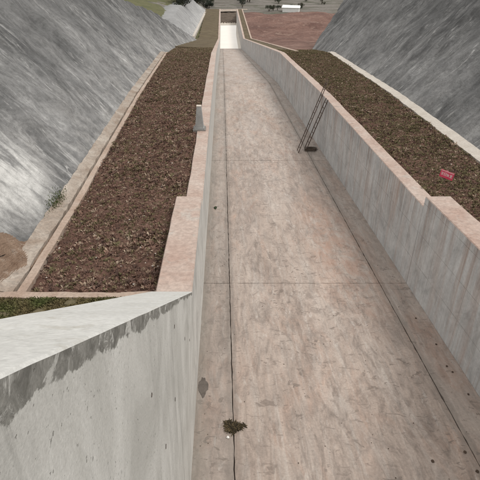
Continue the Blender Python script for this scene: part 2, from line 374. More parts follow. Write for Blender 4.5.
def mat_shotcrete(name, seed, warm=0.0, pale=0.6, white=0.8, fill=0.0):
    k = NB(name, 0.85, 0.3); k.maxd = 6; v = k.uv(); p = k.pos()
    m = k.n('ShaderNodeMapping'); k.L(v, m.inputs[0]); m.inputs['Location'].default_value = (seed*13.7, seed*5.1, seed); v = m.outputs[0]
    v = k.sc(v, 1, 1, 1, 0.10)
    big = k.noise(k.sc(v, 0.20, 0.11), 1.0, 4, 0.6, 0.8)
    c = k.mix(k.ramp(big, [(0.36, 0.0), (0.64, 1.0)]), (0.095, 0.096, 0.097), (0.185, 0.185, 0.184))
    band = k.noise(k.sc(v, 0.50, 0.05), 1.0, 5, 0.6, 0.5)
    c = k.mix(k.math('MULTIPLY', k.ramp(band, [(0.48, 0.0), (0.62, 1.0)]), 0.55), c, (0.235, 0.235, 0.233))
    mask = k.ramp(k.noise(k.sc(v, 0.22, 0.20), 1.0, 4, 0.65, 0.5), [(0.42, 0.0), (0.62, 1.0)])
    s1 = k.noise(k.sc(v, 1.2, 0.22), 1.0, 7, 0.75, 1.0)
    c = k.mix(k.math('MULTIPLY', k.math('MULTIPLY', k.ramp(s1, [(0.46, 0.0), (0.62, 1.0)]), k.math('MAXIMUM', mask, fill)), white), c, (0.33, 0.33, 0.325))
    s2 = k.noise(k.sc(v, 2.2, 0.30), 1.0, 6, 0.7, 0.6)
    c = k.mix(k.math('MULTIPLY', k.ramp(s2, [(0.54, 0.0), (0.68, 1.0)]), 0.40), c, (0.10, 0.10, 0.10))
    s3 = k.noise(k.sc(v, 2.8, 0.55), 1.0, 5, 0.7, 1.2)
    c = k.mix(k.math('MULTIPLY', k.math('MULTIPLY', k.ramp(s3, [(0.57, 0.0), (0.66, 1.0)]), mask), 0.85), c, (0.50, 0.495, 0.485))
    low = k.ramp(k.math('MULTIPLY', k.sep(k.uv())[1], 0.1), [(0.02, 1.0), (0.32, 0.0)])
    pt = k.ramp(k.noise(k.sc(v, 0.45, 0.6), 1.0, 6, 0.68), [(0.45, 0.0), (0.60, 1.0)])
    c = k.mix(k.math('MULTIPLY', k.math('MULTIPLY', pt, low), pale), c, (0.42, 0.412, 0.40))
    bl = k.noise(p, 0.55, 5, 0.72, 1.0)
    c = k.mix(1.0, c, k.ramp(bl, [(0.32, 0.60), (0.5, 1.0), (0.70, 1.22)]), 'MULTIPLY')
    st = k.ramp(k.noise(k.sc(v, 1.3, 0.8), 1.0, 5, 0.75, 1.5), [(0.58, 0.0), (0.68, 1.0)])
    c = k.mix(k.math('MULTIPLY', st, 0.5), c, (0.085, 0.083, 0.078))
    if fill > 0.2:
        q = k.sep(k.uv()); a2 = k.math('POWER', k.math('DIVIDE', k.math('SUBTRACT', q[0], 12.0), 3.2), 2.0); b2 = k.math('POWER', k.math('DIVIDE', k.math('SUBTRACT', q[1], 1.6), 1.7), 2.0)
        wp = k.math('MULTIPLY', k.ramp(k.math('ADD', a2, b2), [(0.2, 1.0), (1.0, 0.0)]), k.ramp(s1, [(0.40, 0.2), (0.58, 1.0)]))
        c = k.mix(k.math('MULTIPLY', wp, 0.85), c, (0.56, 0.555, 0.54))
    up = k.ramp(k.math('ADD', k.math('MULTIPLY', k.sep(k.uv())[1], 0.1), k.math('MULTIPLY', k.noise(k.sc(v, .5, .2), 1.0, 4, .6), 0.5)), [(0.45, 1.0), (0.85, 0.66)])
    c = k.mix(1.0, c, up, 'MULTIPLY')
    fine = k.noise(p, 4, 6, 0.8)
    c = k.mix(1.0, c, k.ramp(fine, [(0.25, 0.62), (0.75, 1.30)]), 'MULTIPLY')
    pit = k.ramp(k.noise(p, 5.5, 3, 0.6), [(0.68, 0.0), (0.73, 1.0)])
    c = k.mix(k.math('MULTIPLY', pit, 0.6), c, (0.06, 0.058, 0.055))
    if warm: c = k.mix(warm, c, (0.46, 0.465, 0.47))
    h = k.math('ADD', k.noise(p, 2.2, 7, 0.7), k.math('MULTIPLY', s2, 0.6))
    return k.out(c, h, 0.9, 0.10)
M['shot_l'] = mat_shotcrete('shotcrete', 1, 0.0, 0.5, 0.9, 0.22)
M['shot_r'] = mat_shotcrete('shotcrete_dark', 6, 0.0, 0.2, 0.65, 0.1)
M['shot_f'] = mat_shotcrete('shotcrete_pale', 9, 0.35, 0.6, 1.0, 0.15)

def mat_ground():
    k = NB('hill_ground', 0.95, 0.1); p = k.pos()
    a = k.noise(k.sc(p, 0.03, 0.10), 1.0, 6, 0.65, 1.0)
    c = k.ramp(a, [(0.30, (0.085, 0.082, 0.065)), (0.45, (0.125, 0.115, 0.10)), (0.55, (0.175, 0.160, 0.148)), (0.68, (0.11, 0.102, 0.088)), (0.8, (0.19, 0.15, 0.13))])
    b = k.ramp(k.noise(k.sc(p, 0.08, 0.2), 1.0, 6, 0.7), [(0.5, 0.0), (0.66, 1.0)])
    c = k.mix(k.math('MULTIPLY', b, 0.7), c, (0.055, 0.062, 0.038))
    c = k.mix(1.0, c, k.ramp(k.noise(p, 1.2, 5, 0.75), [(0.25, 0.7), (0.75, 1.25)]), 'MULTIPLY')
    return k.out(c, k.noise(p, 0.9, 6, 0.7), 0.8, 0.2)
M['ground'] = mat_ground()
M['grass'] = mat_simple('turf', (0.105, 0.088, 0.052), (0.15, 0.128, 0.080), 0.35, 0.4, 0.95, 0.9, (0.125, 0.09, 0.066), 0.1, 9)
M['berm'] = mat_simple('berm_turf', (0.095, 0.074, 0.050), (0.140, 0.114, 0.074), 0.5, 0.45, 0.95, 1.0, (0.115, 0.10, 0.056), 0.1, 7)
M['hill_grass'] = mat_simple('hill_turf', (0.085, 0.090, 0.046), (0.125, 0.122, 0.066), 0.35, 0.4, 0.95, 0.9, (0.13, 0.105, 0.07), 0.1, 9)
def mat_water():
    k = NB('sky_white_water', 0.04, 0.5); p = k.pos()
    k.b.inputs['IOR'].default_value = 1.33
    c = k.mix(k.ramp(k.noise(p, 0.25, 4), [(0.35, 0.0), (0.65, 1.0)]), (0.76, 0.71, 0.63), (0.80, 0.75, 0.67))  # near-white base colour carries the bright sky reflection on the basin
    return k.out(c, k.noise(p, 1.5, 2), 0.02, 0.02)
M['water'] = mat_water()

# ------------------------------------------------------------------ ground to the horizon
def level(Y):
    """height of the land beside the channel, just under the wall tops"""
    y1, z1 = _base(SB)
    Y = np.asarray(Y, float)
    a = -Y*math.tan(T1)
    b = z1-(Y-y1)*math.tan(T2)
    return np.maximum(np.where(Y < y1, a, b)+2.35, Z_BASIN_TOP-0.5)-np.clip((Y-208)/8, 0, 1)*1.9

def left_hill(X, Y):
    t = np.clip((Y-58)/30, 0, 1)
    rise = np.clip((-7.2-X)*0.5, 0, 11)
    t2 = np.clip((Y-130)/6, 0, 1)*np.clip((206-Y)/6, 0, 1)
    steep = np.clip((-7.9-X)*0.93, 0, 5.2)+np.clip((-14-X)*0.25, 0, 5)
    return rise*t*(1-t2)+steep*t2

xs = np.unique(np.concatenate([np.linspace(-40, 60, 101), np.sign(np.linspace(-1, 1, 81))*40+np.sign(np.linspace(-1, 1, 81))*(np.abs(np.linspace(-1, 1, 81))**3)*3500, [UL-0.3, UR+0.3, UL-1.0, UR+1.0]]))
ys = np.unique(np.concatenate([np.linspace(-60, 260, 161), 260+np.linspace(0, 1, 60)**3*5000]))
X, Y = np.meshgrid(xs, ys, indexing='ij')
Z = level(Y)
Z = Z+left_hill(X, Y)
far = np.clip((Y-212)/60, 0, 1)
Z = Z+np.clip((Y-216)*0.042, 0, 17)
Z = Z+far*fbm(X/60, Y/60, 4, 3)*2.2+np.clip((Y-500)/1200, 0, 1)*(12+30*np.maximum(fbm(X/500, Y/500, 3, 8), -0.2))
side = np.clip((np.abs(X-2.6)-14)/20, 0, 1)*np.clip((Y-90)/40, 0, 1)
Z = Z+side*fbm(X/18, Y/18, 4, 5)*0.3
chan = (X > UL-0.75) & (X < UR+0.75) & (Y < 217)
zf = np.array([_base(s)[1] for s in np.clip(ys, 0, None)])[None, :]
Z = np.where(chan, np.minimum(Z, np.where(Y < 206, zf-1.2, -18.9+0*Z)), Z)
g = fastmesh('ground', np.stack([X, Y, Z], -1).reshape(-1, 3), grid_faces(len(xs), len(ys)), M['ground'], smooth=True)
tag(g, kind='structure')

# red earth field beside the basin
fx, fy = np.linspace(0, 1, 150), np.linspace(0, 1, 170)
FX, FY = np.meshgrid(fx, fy, indexing='ij')
FYw = 53+FY*146; XL = UR+2.3+0*FYw
FXw = XL+FX*110
FZ = level(FYw)+0.42+(fbm(FXw/9, FYw/9, 5, 21)*1.0+0.35)*np.clip((FYw-85)/25, 0, 1)*np.clip((FXw-XL)/4, 0, 1)+fbm(FXw/1.6, FYw/3.2, 3, 22)*0.12
edge = (FYw > 193-4*fbm(FXw/9, FYw*0+3, 3, 2)) | (FX > 0.995)
FZ = np.where(edge, FZ-1.2, FZ)
tag(fastmesh('field', np.stack([FXw, FYw, FZ], -1).reshape(-1, 3), grid_faces(150, 170), M['field'], smooth=True), kind='structure')

# ------------------------------------------------------------------ chute floor: slabs with open joints
base_s = [-3, 12.2, 24.5, 37, 50]+[50+12.5*i for i in range(1, 9)]+[161, 176, 191, 206]
tag_floor = empty('chute_floor'); tag(tag_floor, kind='structure')
vv, ff = [], []
for s in base_s+[209]:
    for u in (UL-0.5, UR+0.5):
        vv.append(P(u, s, -0.045))
for i in range(len(base_s)):
    ff.append((2*i, 2*i+1, 2*i+3, 2*i+2))
mesh('joint_filler', vv, ff, M['joint'], tag_floor)
GAP = 0.011
def slab(u0, u1, s0, s1, mat):
    dn = random.uniform(-0.004, 0.004); step = 0.16 if s0 < 30 else 0.5
    def edge(a, b):
        L = math.dist(a, b); m = max(2, int(L/step)); o = []
        for i in range(m):
            t = i/m; o.append((a[0]+(b[0]-a[0])*t, a[1]+(b[1]-a[1])*t))
        return o
    g = GAP
    ring = edge((u0+g, s0+g), (u1-g, s0+g))+edge((u1-g, s0+g), (u1-g, s1-g))+edge((u1-g, s1-g), (u0+g, s1-g))+edge((u0+g, s1-g), (u0+g, s0+g))
    ring = [(u+random.gauss(0, 0.0045)-(0.012 if random.random() < .04 and u > u0+.1 else 0), s+random.gauss(0, 0.0045)) for u, s in ring]
    n = len(ring)
    V = [P(u, s, dn) for u, s in ring]+[P(u, s, -0.06) for u, s in ring]
    F = [tuple(range(n))]+[(i, i+n, (i+1) % n+n, (i+1) % n) for i in range(n)]
    mesh('slab', V, F, mat, tag_floor)
LANES = [(UL-0.02, 0.24, 'gutter'), (0.24, 4.97, 'floor'), (4.97, UR+0.02, 'gutter')]
for a, b in zip(base_s[:-1], base_s[1:]):
    if a > 160: break
    for u0, u1, m in LANES:
        slab(u0, u1, a, b, M[m])

# ------------------------------------------------------------------ training walls in panels
def panel(root, name, inner, side, s0, s1, mats, topf, thick, gap=0.008, steps=None, bottom=-0.06):
    """one cast wall panel: face, top and back between two joints. side=+1: wall body lies towards +u"""
    m = steps or max(2, int((s1-s0)/0.6))
    V, F, UV, MI = [], [], [], []
    for i in range(m+1):
        s = s0+gap+(s1-s0-2*gap)*i/m
        t = topf(s)+random.gauss(0, 0.004 if gap else 0.0009)
        ub = inner+side*thick; ch = 0.02 if gap else 0.012; wob = 0.035*float(fbm(s*0.6, inner, 4, 14)) if gap else 0.0
        pts = [(inner, bottom), (inner, 0.0), (inner, t*0.33), (inner, t*0.66), (inner, t-ch), (inner+side*ch+random.gauss(0, 0.003 if gap else 0.0012), t),
               (ub-side*ch+wob, t+0.004), (ub+wob, t-ch), (ub+side*0.25, bottom-0.3)]
        for u, n in pts:
            V.append(P(u, s, n)); UV.append((s, n if u == inner else n+abs(u-inner)))
    k = 9
    for i in range(m):
        for j in range(k-1):
            q = (i*k+j, i*k+j+1, (i+1)*k+j+1, (i+1)*k+j)
            F.append(q if side < 0 else q[::-1]); MI.append(1 if j in (4, 5, 6) else 0)
    for i, fl in ((0, side > 0), (m, side < 0)):
        q = tuple(i*k+j for j in range(k)); F.append(q if fl else q[::-1]); MI.append(0)
    V = local(V, root)
    o = mesh(name, V, F, None, root, uv=UV)
    for x in mats: o.data.materials.append(x)
    o.data.polygons.foreach_set('material_index', MI); o.data.update()
    return o

joints = [12.2, 24.5, 37, 50]+[50+12.5*i for i in range(1, 9)]+[162.5, 175, 187.5, 200, 207]
def build_wall(inner, side, label, face):
    root = empty('chute_wall', P(inner, 7.4, 0)); tag(root, label, 'wall', 'concrete training walls of the chute')
    panel(root, 'wall_panel', inner, side, 7.4, 12.2, (face, M['cap']), lambda s: 2.95, 0.72)
    for a, b in zip(joints[:-1], joints[1:]):
        panel(root, 'wall_panel', inner, side, a, b, (face, M['cap']), ntop, 0.50)
    vv, ff = [], []
    ss = [7.4+(207-7.4)*i/120 for i in range(121)]
    for s in ss:
        t = ntop(s)-0.05
        if s < 12.3: t = 2.55
        for u, n in ((inner+side*0.05, -0.2), (inner+side*0.05, t), (inner+side*0.4, t), (inner+side*0.4, -0.2)):
            vv.append(P(u, s, n))
    for i in range(120):
        for j in range(3): ff.append((4*i+j, 4*i+j+1, 4*i+j+5, 4*i+j+4))
    mesh('joint_filler', local(vv, root), ff, M['joint'], root)
    return root
build_wall(UL, -1, 'low concrete chute wall carrying the survey post, beside the planted bed with the earth mound', M['pale_wall'])
build_wall(UR, 1, 'tall grey concrete chute wall with rust streaks and two ladders leaning on it', M['wall'])

# steep head walls running up to the bridge
SL = 0.642
def head_top(s): return 2.95+(7.4-s)*SL
def head_wall(inner, side, label):
    root = empty('head_wall', P(inner, 4, 0)); tag(root, label, 'wall')
    panel(root, 'wall_panel', inner, side, -2.6, 7.4, (M['head'], M['white_cap']), head_top, 0.80, 0.0, 60)
    # tie-rod holes left by the formwork
    for s, n in ((4.45, 4.45), (4.1, 3.6), (5.6, 3.3), (2.75, 5.1), (3.2, 3.9), (6.4, 2.6)):
        vv = [P(inner-side*0.004, s+0.028*math.cos(a*R(45))*random.uniform(.6, 1.2), n+0.03*math.sin(a*R(45))*random.uniform(.6, 1.2)) for a in range(8)]
        vc = [P(inner+side*0.012, s, n)]
        mesh('tie_hole', local(vv+vc, root), [((i+1) % 8, i, 8) for i in range(8)], M['joint'], root)
    return root
head_wall(UL, -1, 'pale steep head wall with smeared dark mortar under its white sloping top')
head_wall(UR, 1, 'steep head wall rising from the ladder side chute wall')

# ------------------------------------------------------------------ planted beds
def kl(s): return -4.05-(s-7.7)*0.036           # inner edge of the left kerb
def kr(s): return 9.4+(s-16.2)*0.046             # inner edge of the right kerb
def bed_n(s): return ntop(max(s, 12.3))-0.10

def bed_bump(u, s, seed):
    return 0.035*fbm(u/0.30, s/0.30, 3, seed)+0.06*fbm(u/0.12, s/0.12, 2, seed+5)+0.04*fbm(u/1.5, s/1.5, 2, seed+9)

def bed(name, u0f, u1f, s0, s1, seed, du=0.05, ds=0.055):
    nu, ns = int(3.6/du), int((s1-s0)/ds)
    a, s = np.meshgrid(np.linspace(0, 1, nu), np.linspace(s0, s1, ns), indexing='ij')
    u = u0f(s)+(u1f(s)-u0f(s))*a
    b = np.array([bed_n(x) for x in s[0]])[None, :]
    h = bed_bump(u, s, seed)
    h -= 0.03*np.clip(1-np.minimum(a, 1-a)/0.05, 0, 1)
    n = b+h
    # fall away past the break of slope
    by = np.array([_base(x) for x in s[0]]); an = np.array([_ang(x) for x in s[0]])
    Yw = by[:, 0][None, :]+n*np.sin(an)[None, :]; Zw = by[:, 1][None, :]+n*np.cos(an)[None, :]
    return u, s, n, fastmesh(name, np.stack([u, Yw, Zw], -1).reshape(-1, 3), grid_faces(nu, ns), M['soil'], smooth=True)

lw_back = lambda s: np.where(s < 12.2, UL-0.66, UL-0.44)
rw_back = lambda s: np.where(s < 12.2, UR+0.66, UR+0.44)
_, _, _, o = bed('planting_bed_left', lambda s: kl(s)+0.02, lw_back, 7.9, 66, 60); tag(o, kind='structure'); o.name = 'planting_bed'
_, _, _, o = bed('planting_bed_right', rw_back, lambda s: kr(min(52, s) if np.isscalar(s) else np.minimum(s, 52))-0.02, 6.0, 58, 80); tag(o, kind='structure'); o.name = 'planting_bed'

def tufts(name, pts, sizes, cols, leaves, mat, label, cat, flat=0.5, seed=1):
    r = np.random.default_rng(seed)
    n = len(pts); k = leaves
    az = r.uniform(0, 2*np.pi, (n, k)); ln = sizes[:, None]*r.uniform(0.5, 1.15, (n, k))
    el = r.uniform(0.15, 1.2, (n, k))*flat*2
    wd = ln*r.uniform(0.10, 0.22, (n, k))
    dx, dy = np.cos(az), np.sin(az)
    off = sizes[:, None]*0.45*r.uniform(0, 1, (n, k))
    bx = pts[:, 0, None]+dx*off; by = pts[:, 1, None]+dy*off; bz = pts[:, 2, None]-0.01+0*bx
    hx, hz = ln*np.cos(el), ln*np.sin(el)
    V = np.empty((n, k, 4, 3))
    V[:, :, 0] = np.stack([bx, by, bz], -1)
    V[:, :, 1] = np.stack([bx+dx*hx*.5-dy*wd, by+dy*hx*.5+dx*wd, bz+hz*.65], -1)
    V[:, :, 2] = np.stack([bx+dx*hx, by+dy*hx, bz+hz*r.uniform(.6, 1.0, (n, k))], -1)
    V[:, :, 3] = np.stack([bx+dx*hx*.5+dy*wd, by+dy*hx*.5-dx*wd, bz+hz*.65], -1)
    C = cols[:, None, None, :]*r.uniform(0.75, 1.25, (n, k, 1, 1))*np.ones((1, 1, 4, 1))
    o = fastmesh(name, V.reshape(-1, 3), np.arange(n*k*4).reshape(-1, 4), mat, col=C.reshape(-1, 3))
    return tag(o, label, cat, kind='stuff')

PAL = np.array([(0.155, 0.125, 0.072), (0.128, 0.112, 0.060), (0.26, 0.19, 0.14), (0.20, 0.125, 0.096), (0.38, 0.30, 0.23), (0.10, 0.064, 0.052)])
def plant(name, u0f, u1f, s0, s1, label, seed, probs, row=0.118, col=0.102):
    r = np.random.default_rng(seed)
    uu, ss = [], []
    for s in np.arange(s0, s1, row):
        a, b = float(u0f(s)), float(u1f(s)); q = np.arange(a+0.06, b-0.05, col); uu.append(q); ss.append(np.full(len(q), s))
    u, s = np.concatenate(uu), np.concatenate(ss)
    keep = r.random(len(u)) < 1.0+0.4*fbm(u/0.9, s/0.9, 3, seed); u, s = u[keep], s[keep]; m = len(u)
    g = np.clip(0.4+1.2*fbm(u/1.6+9, s/2.2, 3, seed+3)+np.clip((s-30)/14, 0, 3), 0, 3)
    u = u+r.normal(0, .024, m); s = s+r.normal(0, .022, m)
    pts = np.array([P(a, b, bed_n(b)) for a, b in zip(u, s)]); pts[:, 2] += r.normal(0.006, .006, m)+bed_bump(u, s, 60 if seed == 11 else 80)
    w_ = np.array(probs)[None]*np.stack([1+g, 1+g, 1+0*g, 1.4-g*.4, 1+0*g, 1.4-g*.4], 1); w_ = np.clip(w_, .02, None); cum = np.cumsum(w_/w_.sum(1, keepdims=True), 1)
    ci = (r.random((m, 1)) > cum).sum(1).clip(0, 5)
    sz = r.uniform(0.065, 0.115, m)*(1+0.5*fbm(u/0.7, s/0.7, 2, seed+8))
    return tufts(name, pts, sz, PAL[ci], 13, M['leaf'], label, 'ground cover', 0.62, seed)
plant('ground_cover', lambda s: kl(s), lambda s: lw_back(s), 8.05, 66, 'low browning seedlings in rows on the bed beside the survey post', 11, (1.6, 0.9, 2.6, 3.6, .7, 1.6))
plant('ground_cover', lambda s: rw_back(s), lambda s: kr(min(s, 52)), 6.1, 57.8, 'low olive brown seedlings in rows around the red sign', 12, (3.2, 3.0, 1.5, 0.9, .4, 1.3))

# ------------------------------------------------------------------ kerbs, gutter and ledges
def strip(name, sec, s0, s1, mat, step=0.7, jit=0.006, uvs=False, parent=None, seed=3):
    """sweep a cross section (function s -> list of (u, n)) along the chute"""
    r = random.Random(seed)
    m = max(2, int((s1-s0)/step)); V, UV, F = [], [], []
    k = len(sec(s0))
    for i in range(m+1):
        s = s0+(s1-s0)*i/m
        for u, n in sec(s):
            V.append(P(u+r.gauss(0, jit), s, n+r.gauss(0, jit))); UV.append((s, n))
    for i in range(m):
        for j in range(k-1): F.append((i*k+j, (i+1)*k+j, (i+1)*k+j+1, i*k+j+1))
    F.append(tuple(range(k))); F.append(tuple(range(m*k, m*k+k))[::-1])
    return mesh(name, V, F, mat, parent, uv=UV)

def lk(s): a, n = kl(s), bed_n(s); return [(a+.01, n-.3), (a, n+.05), (a-.19, n+.055), (a-.20, n-.3)]
tag(strip('kerb', lk, 7.92, 52, M['kerb']), 'thin pinkish concrete kerb between brown bed and muddy gutter', 'kerb')
def ll(s): a, n = kl(s)-.20, bed_n(s); return [(a+.02, n-.12), (a-.09, n-.12), (a-.10, n+.02), (a-.28, n+.05), (a-.50, n+.12), (a-.7, n-.2)]
tag(strip('gutter_ledge', ll, 7.92, 52, M['ledge'], 0.25, 0.014), kind='structure')
def rk(s): a, n = kr(s), bed_n(s); return [(a-.01, n-.3), (a, n+.05), (a+.52, n+.10), (a+.56, n-.3)]
tag(strip('kerb', rk, 6, 52, M['white_kerb'], 0.5, 0.01), 'broad off white concrete kerb below the dark sprayed concrete slope', 'kerb')
# cross beam at the head of the left bed
a = [(s, n) for s, n in ((7.72, -.3), (7.72, .05), (7.92, .05), (7.92, -.3))]
V = []
us = np.linspace(UL-0.74, -6.2, 16)
for u in us:
    for s, n in a: V.append(P(u, s+random.gauss(0, .006), bed_n(8)+n+random.gauss(0, .005)))
F = [(4*i+j, 4*i+j+1, 4*i+j+5, 4*i+j+4) for i in range(15) for j in range(3)]
tag(mesh('cross_kerb', V, F, M['kerb']), 'short pinkish cross kerb between the turf patch and the bed', 'kerb')

# berm kerbs along the lower chute
def bk(s): n = ntop(s); return [(UR+2.0, n-.6), (UR+2.0, n+.02), (UR+2.42, n+.03), (UR+2.5, n-.6)]
tag(strip('berm_kerb', bk, 53, 207, M['kerb'], 2.0, 0.01), 'pale kerb running beside the lower chute wall along the red field', 'kerb')
def bs(s): n = ntop(s); return [(UR+.46, n-.6), (UR+.46, n-.10), (UR+1.2, n-.05), (UR+2.02, n-.10), (UR+2.02, n-.6)]
tag(strip('berm_turf', bs, 53, 207, M['berm'], 1.0, 0.03), kind='structure')
def bl(s): n = ntop(s); w = 3.6; return [(UL-.46, n-.7), (UL-.46, n-.12), (UL-1.6, n-.06), (UL-3, n-.02), (UL-w-2.2, n+.1), (UL-w-2.4, n-.9)]
tag(strip('berm_turf', bl, 65, 207, M['berm'], 0.9, 0.05), kind='structure')

# ------------------------------------------------------------------ sprayed concrete cut slopes
def cut_slope(name, toe, side, s0, s1, H, mat, seed, tan=1.0, ds=0.22, skew=0.0, amp=1.0, nh=80):
    ns = int((s1-s0)/ds)
    f = np.linspace(0, 1, ns); sb = s0+(s1-s0)*f
    top = np.array([H(s) for s in sb])[:, None]; tu = np.array([toe(s) for s in sb])
    tt = np.array([-0.08]+list(np.linspace(0, 1, nh-1)))[None, :]
    h = top*tt; s = s0+(s1+skew*h-s0)*f[:, None]
    b = amp*(0.24*fbm(s/3.2, h/3.0, 4, seed)+0.26*fbm(s/1.1, h/5.0, 3, seed+4)+0.10*fbm(s/0.8, h/0.8, 3, seed+9)+0.05*fbm(s/0.45, h/0.45, 2, seed+13))
    b = b*np.clip(h*0.6+0.12, 0, 1)*np.minimum(1, top*.5)
    fs = s.ravel(); yz = np.array([_base(q) for q in fs]).reshape(s.shape+(2,))
    V = np.stack([tu[:, :1]+side*h/tan-side*b*0.7, yz[..., 0], yz[..., 1]+tu[:, 1:]+h+b*0.7], -1)
    UV = np.stack([s, h*1.4], -1)
    e = V[:, -1:]; back = np.concatenate([e+np.array([side*5, 0, -0.1]), e+np.stack([0*top+side*7, 0*top, -np.maximum(top, 1)-1.5], -1)], 1)
    V = np.concatenate([V, back], 1); UV = np.concatenate([UV, UV[:, -1:]+[0, 5], UV[:, -1:]+[0, 20]], 1)
    F = grid_faces(ns, nh+2)
    if side > 0: F = F[:, ::-1]
    o = fastmesh(name, V.reshape(-1, 3), F, mat, smooth=True)
    l = o.data.uv_layers.new(name='UVMap'); l.data.foreach_set('uv', UV.reshape(-1, 2)[F.ravel()].astype(np.float32).ravel())
    return o

def interp(tab, s):
    return float(np.interp(s, [a for a, b in tab], [b for a, b in tab]))
def toe_l(s):
    if s <= 50: return (kl(s)-0.66, bed_n(s)+0.05)
    t = (s-50)/56; return (kl(50)-0.66+t*1.15, 2.9-0.35*t)
# crest of the left cut: high, then daylighting down to a tip beside the lower chute
CREST = [(-5, 10), (40, 9), (50, 6.0), (62, 5.4), (74, 5.3), (80, 4.9), (86, 4.1), (92, 3.3), (98, 2.6), (104, 1.8), (110, .9), (115, .06)]
o = cut_slope('cut_slope', toe_l, -1, 4, 115, lambda s: interp(CREST, s), M['shot_l'], 31); tag(o, kind='structure')
def toe_r(s): return (kr(s)+0.5, bed_n(min(s, 50))+0.04)
o = cut_slope('cut_slope', toe_r, 1, 3, 67, lambda s: 14.0, M['shot_r'], 35, skew=2.0); tag(o, kind='structure')
# a further cut beyond the turfed hillside
def toe_f(s):
    t = (s-136)/64; return (-8.2+1.7*t, ntop(s)+0.5-0.5*t)
o = cut_slope('cut_slope', toe_f, -1, 126, 203, lambda s: interp([(126, 0.1), (134, 4.4), (138, 5.0), (160, 5.4), (194, 4.8), (203, .3)], s), M['shot_f'], 39, ds=0.6, nh=34); tag(o, kind='structure')
def fk(s): u, n = toe_f(s); return [(u+.6, n-1.2), (u+.6, n+.05), (u-.1, n+.08), (u-.15, n-1.2)]
tag(strip('slope_kerb', fk, 136, 200, M['white_kerb'], 2.0, 0.02), 'pale kerb at the foot of the small far sprayed concrete slope', 'kerb')

# turfed hillside behind the left cut
hx, hy = np.linspace(-60, -6.6, 60), np.linspace(62, 215, 110)
HX, HY = np.meshgrid(hx, hy, indexing='ij')
HZ = level(HY)+left_hill(HX, HY)+0.12+fbm(HX/5, HY/5, 3, 55)*0.25
HZ -= np.clip((HY-200)/15, 0, 1)*1.0
tag(fastmesh('hillside', np.stack([HX, HY, HZ], -1).reshape(-1, 3), grid_faces(60, 110), M['hill_grass'], smooth=True), kind='structure')

# ------------------------------------------------------------------ stilling basin, outlet
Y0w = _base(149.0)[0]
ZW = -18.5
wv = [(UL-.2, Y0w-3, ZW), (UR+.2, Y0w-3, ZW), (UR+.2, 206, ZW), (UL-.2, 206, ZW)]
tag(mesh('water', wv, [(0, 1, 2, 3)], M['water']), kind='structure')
ax, ay = np.linspace(UL-1.0, UR+1.0, 14), np.linspace(201, 218, 36)
AX, AY = np.meshgrid(ax, ay, indexing='ij')
AZ = -18.95+np.clip((AY-201)/5, 0, 1)*1.2+np.clip((AY-206)/12, 0, 1)*1.7+fbm(AX/1.5, AY/1.5, 4, 71)*0.45
tag(fastmesh('outlet_apron', np.stack([AX, AY, AZ], -1).reshape(-1, 3), grid_faces(14, 36), M['outlet'], smooth=True), kind='structure')
tx, ty = np.linspace(-9, 11, 40), np.linspace(0, 1, 6)
TX, TY = np.meshgrid(tx, ty, indexing='ij')
TYw = 217+TY*6+0.9*fbm(TX/5, TX*0+1, 2, 72)
TZ = level(TYw)+np.clip((TYw-216)*0.042, 0, 17)+0.25+fbm(TX/2, TYw/2, 2, 73)*0.06
tag(fastmesh('track', np.stack([TX, TYw, TZ], -1).reshape(-1, 3), grid_faces(40, 6), M['ledge'], smooth=True), kind='structure')

def rock_mesh(name, r, mat, seed, flat=0.6):
    rr = random.Random(seed)
    import bmesh
    bm = bmesh.new(); bmesh.ops.create_icosphere(bm, subdivisions=2, radius=r)
    for v in bm.verts:
        k = rr.uniform(0.65, 1.2); v.co = Vector((v.co.x*k, v.co.y*k*rr.uniform(.8, 1.1), v.co.z*flat*k))
    me = bpy.data.meshes.new(name); bmesh.ops.smooth_vert(bm, verts=bm.verts, factor=0.4, use_axis_x=True, use_axis_y=True, use_axis_z=True); bm.to_mesh(me); bm.free(); me.materials.append(mat); return me
def place(name, me, loc, rot=None, scale=1.0):
    o = bpy.data.objects.new(name, me); o.location = loc
    o.rotation_euler = rot or (0, 0, random.uniform(0, 6.28)); o.scale = (scale,)*3
    return link(o)
for i in range(6):
    o = place('boulder', rock_mesh('boulder', 0.45, M['stone'], 900+i), (UL+0.7+i*1.0+random.uniform(-.2, .2), 202.3+random.uniform(-.5, .5), ZW+.05))
    tag(o, 'pale boulder at the far water edge of the stilling basin', 'boulder', 'boulders at the far water edge')

# ------------------------------------------------------------------ survey post on the left wall
def box(cx, cy, z0, z1, hx, hy, hx2=None, hy2=None, ch=0.012):
    hx2 = hx if hx2 is None else hx2; hy2 = hy if hy2 is None else hy2
    V = []
    for z, a, b in ((z0, hx, hy), (z1, hx2, hy2)):
        V += [(cx-a+ch, cy-b, z), (cx+a-ch, cy-b, z), (cx+a, cy-b+ch, z), (cx+a, cy+b-ch, z), (cx+a-ch, cy+b, z), (cx-a+ch, cy+b, z), (cx-a, cy+b-ch, z), (cx-a, cy-b+ch, z)]
    F = [tuple(range(7, -1, -1)), tuple(range(8, 16))]+[(i, (i+1) % 8, (i+1) % 8+8, i+8) for i in range(8)]
    return V, F
pr_s = 0.86
pr = empty('survey_post', P(-0.99, 20.2, ntop(20.2)-0.02))
tag(pr, 'grey tapered concrete survey post with pale top on the chute wall', 'post')
pr.scale = (0.9, 0.9, pr_s)
mesh('base', *box(0, 0, -0.25, 0.09, 0.31, 0.31), M['dark_base'], pr)
mesh('plinth', *box(0, 0, 0.09, 0.17, 0.24, 0.24), M['post'], pr)
mesh('shaft', *box(0, 0, 0.17, 1.22, 0.205, 0.205, 0.115, 0.115), M['post'], pr)
mesh('cap', *box(0, 0, 1.22, 1.25, 0.118, 0.118), M['stone'], pr)

